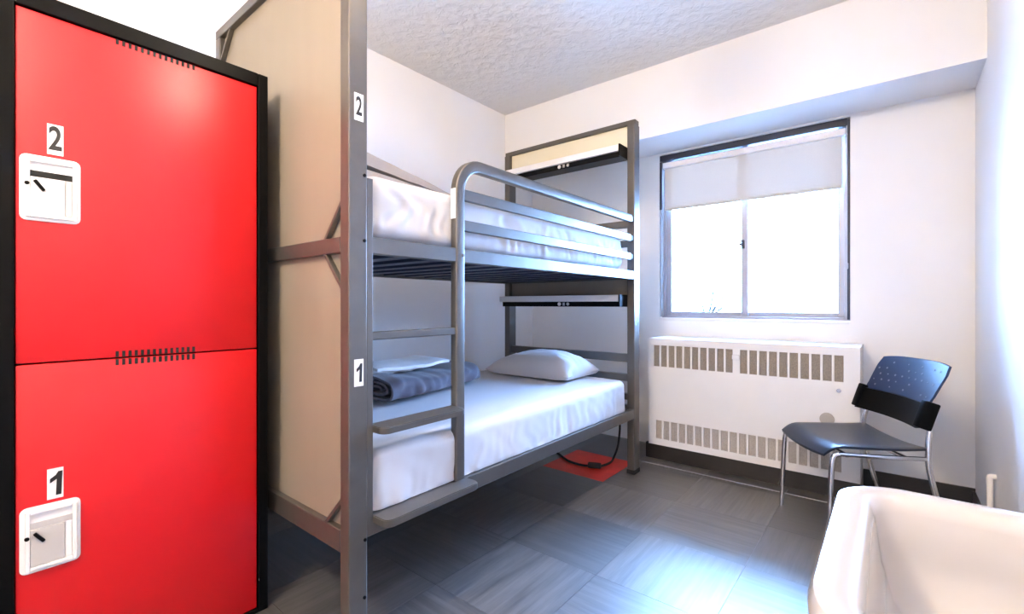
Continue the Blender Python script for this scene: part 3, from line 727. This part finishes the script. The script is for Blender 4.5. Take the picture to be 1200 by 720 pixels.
b = BM(); tube(b, [(-hw + 0.018, -0.12, 0.416), (hw - 0.018, -0.12, 0.416)], 0.009, 8, 1); tube(b, [(-hw + 0.018, 0.12, 0.416), (hw - 0.018, 0.12, 0.416)], 0.009, 8, 1); obj('cross_tube', b, 'chrome', ch, True, True)

# ------------------------------------------------------------------ sink on the right wall
SX0, SX1, SY0, SY1, SZ = -0.059, XR, 0.400, 0.830, 0.850
def sink_bm():
    b = bmesh.new(); n = 96; rings = []
    def outline(inset, z, rad, xin_back=0.0):
        pts = []; x0, x1, y0, y1 = SX0 + inset, SX1 - xin_back, SY0 + inset, SY1 - inset
        r_ = rad
        segs = []
        def corner(cx, cy, a0, rr):
            return [(cx + rr * math.cos(math.radians(a0 + 90 * k / 12)), cy + rr * math.sin(math.radians(a0 + 90 * k / 12))) for k in range(13)]
        rb = 0.004 if xin_back == 0 else rad
        poly = corner(x1 - rb, y1 - rb, 0, rb) + corner(x0 + 0.75 * r_, y1 - 0.75 * r_, 90, 0.75 * r_) + corner(x0 + 1.15 * r_, y0 + 1.15 * r_, 180, 1.15 * r_) + corner(x1 - rb, y0 + rb, 270, rb)
        return [b.verts.new((x, y, z)) for x, y in poly]
    # from underneath, up the outside, over the rim and down into the bowl
    rings.append(outline(0.115, 0.640, 0.05, 0.10)); rings.append(outline(0.075, 0.655, 0.06, 0.04)); rings.append(outline(0.030, 0.72, 0.07)); rings.append(outline(0.010, 0.785, 0.09))
    rings.append(outline(0.000, 0.815, 0.09)); rings.append(outline(0.000, 0.838, 0.09)); rings.append(outline(0.004, 0.847, 0.09)); rings.append(outline(0.012, SZ, 0.085, 0.0))
    rings.append(outline(0.030, SZ - 0.001, 0.058, 0.085)); rings.append(outline(0.038, SZ - 0.006, 0.056, 0.095)); rings.append(outline(0.043, SZ - 0.02, 0.055, 0.10))
    rings.append(outline(0.050, SZ - 0.07, 0.055, 0.105)); rings.append(outline(0.062, SZ - 0.11, 0.055, 0.115)); rings.append(outline(0.085, SZ - 0.135, 0.05, 0.135)); rings.append(outline(0.13, SZ - 0.145, 0.035, 0.17))
    m = len(rings[0])
    for i in range(len(rings) - 1):
        for j in range(m): b.faces.new((rings[i][j], rings[i][(j + 1) % m], rings[i + 1][(j + 1) % m], rings[i + 1][j]))
    b.faces.new(rings[0][::-1]); b.faces.new(rings[-1])
    bmesh.ops.recalc_face_normals(b, faces=b.faces[:]); return b
sk = thing('sink', (XR - 0.2, 0.61, 0.64), 'white ceramic wall-hung sink in the foreground', 'sink')
obj('basin', sink_bm(), 'ceram', sk, True)
b = BM(); disc(b, (0.13, 0.61, SZ - 0.1435), 0.022, (0, 0, 1), 0.004, 20, 0.001); obj('drain', b, 'chrome', sk, True)
b = BM(); disc(b, (-0.0185, 0.61, 0.815), 0.008, (1, 0, 0), 0.002, 14); obj('overflow_hole', b, 'dark', sk, True)
b = BM(); tube(b, [(0.13, 0.61, 0.645), (0.13, 0.61, 0.50), (0.16, 0.61, 0.44), (0.22, 0.61, 0.46), (0.28, 0.61, 0.50), (XR, 0.61, 0.50)], 0.017, 12); obj('waste_pipe', b, 'chrome', sk, True)

# small white pipe on the right wall
q = onX(1160, 590, XR - 0.02); q2 = onX(1160, 560, XR - 0.02)
pp = thing('wall_pipe', (XR - 0.02, q[1], 0), 'short white pipe low on the right wall behind the sink', 'pipe')
b = BM(); tube(b, [(XR - 0.02, q[1], 0.0), (XR - 0.02, q[1], q2[2] - 0.02)], 0.011, 10, 1); obj('riser', b, 'whitemetal', pp, True)
b = BM(); tube(b, [(XR - 0.02, q[1], q2[2] - 0.03), (XR - 0.02, q[1], q2[2] - 0.004), (XR - 0.016, q[1], q2[2] + 0.006), (XR, q[1], q2[2] + 0.006)], 0.012, 10, 4); obj('elbow', b, 'whitemetal', pp, True)

# ------------------------------------------------------------------ ceiling lamps (above and behind the viewpoint)
def lamp(x, y, s, label):
    o = thing('ceiling_lamp', (x, y, ZC), label, 'lamp', group='ceiling lamps')
    b = BM(); disc(b, (x, y, ZC - 0.0125), 0.06, (0, 0, 1), 0.025, 32, 0.004); obj('lamp_base', b, 'whitemetal', o, True)
    b = BM(); disc(b, (x, y, ZC - 0.085), 0.012, (0, 0, 1), 0.13, 14); obj('stem', b, 'whitemetal', o, True)
    b = bmesh.new(); bmesh.ops.create_uvsphere(b, u_segments=32, v_segments=20, radius=0.11)
    b.transform(Matrix.Translation((x, y, ZC - 0.25)))
    obj('diffuser', b, lamp_mat('lamp_glow', s), o, True)
lamp(-0.90, -0.70, LAMP_A, 'frosted globe ceiling lamp behind the viewpoint')
lamp(-0.85, 0.90, LAMP_B, 'frosted globe ceiling lamp in front of the ladder')

# ------------------------------------------------------------------ outside
o = struct('ground', bx(BM(), -30, 30, 3.9, 60, -0.5, -0.3), 'snow', 'pale open ground beyond the window', 'ground')
tr = thing('bare_shrub', (-3.3, 11.0, -0.3), 'thin bare branches seen through the left window pane', 'shrub')
random.seed(3)
b = BM(); tube(b, [(-3.3, 11, -0.3), (-3.28, 11, 0.5), (-3.33, 11, 0.85)], [0.03, 0.02], 8, 4); obj('trunk', b, 'bark', tr, True)
for k in range(9):
    a_ = -0.9 + 1.8 * k / 8; L_ = 0.55 + random.random() * 0.4
    p0 = Vector((-3.3, 11, 0.25 + 0.06 * k)); p1 = p0 + Vector((math.sin(a_) * L_, random.uniform(-0.4, 0.4), math.cos(a_) * L_))
    b = BM(); tube(b, [p0, p0.lerp(p1, 0.5) + Vector((0.04, 0, 0.05)), p1], [0.026, 0.018, 0.010], 6, 5); obj('branch', b, 'bark', tr, True)
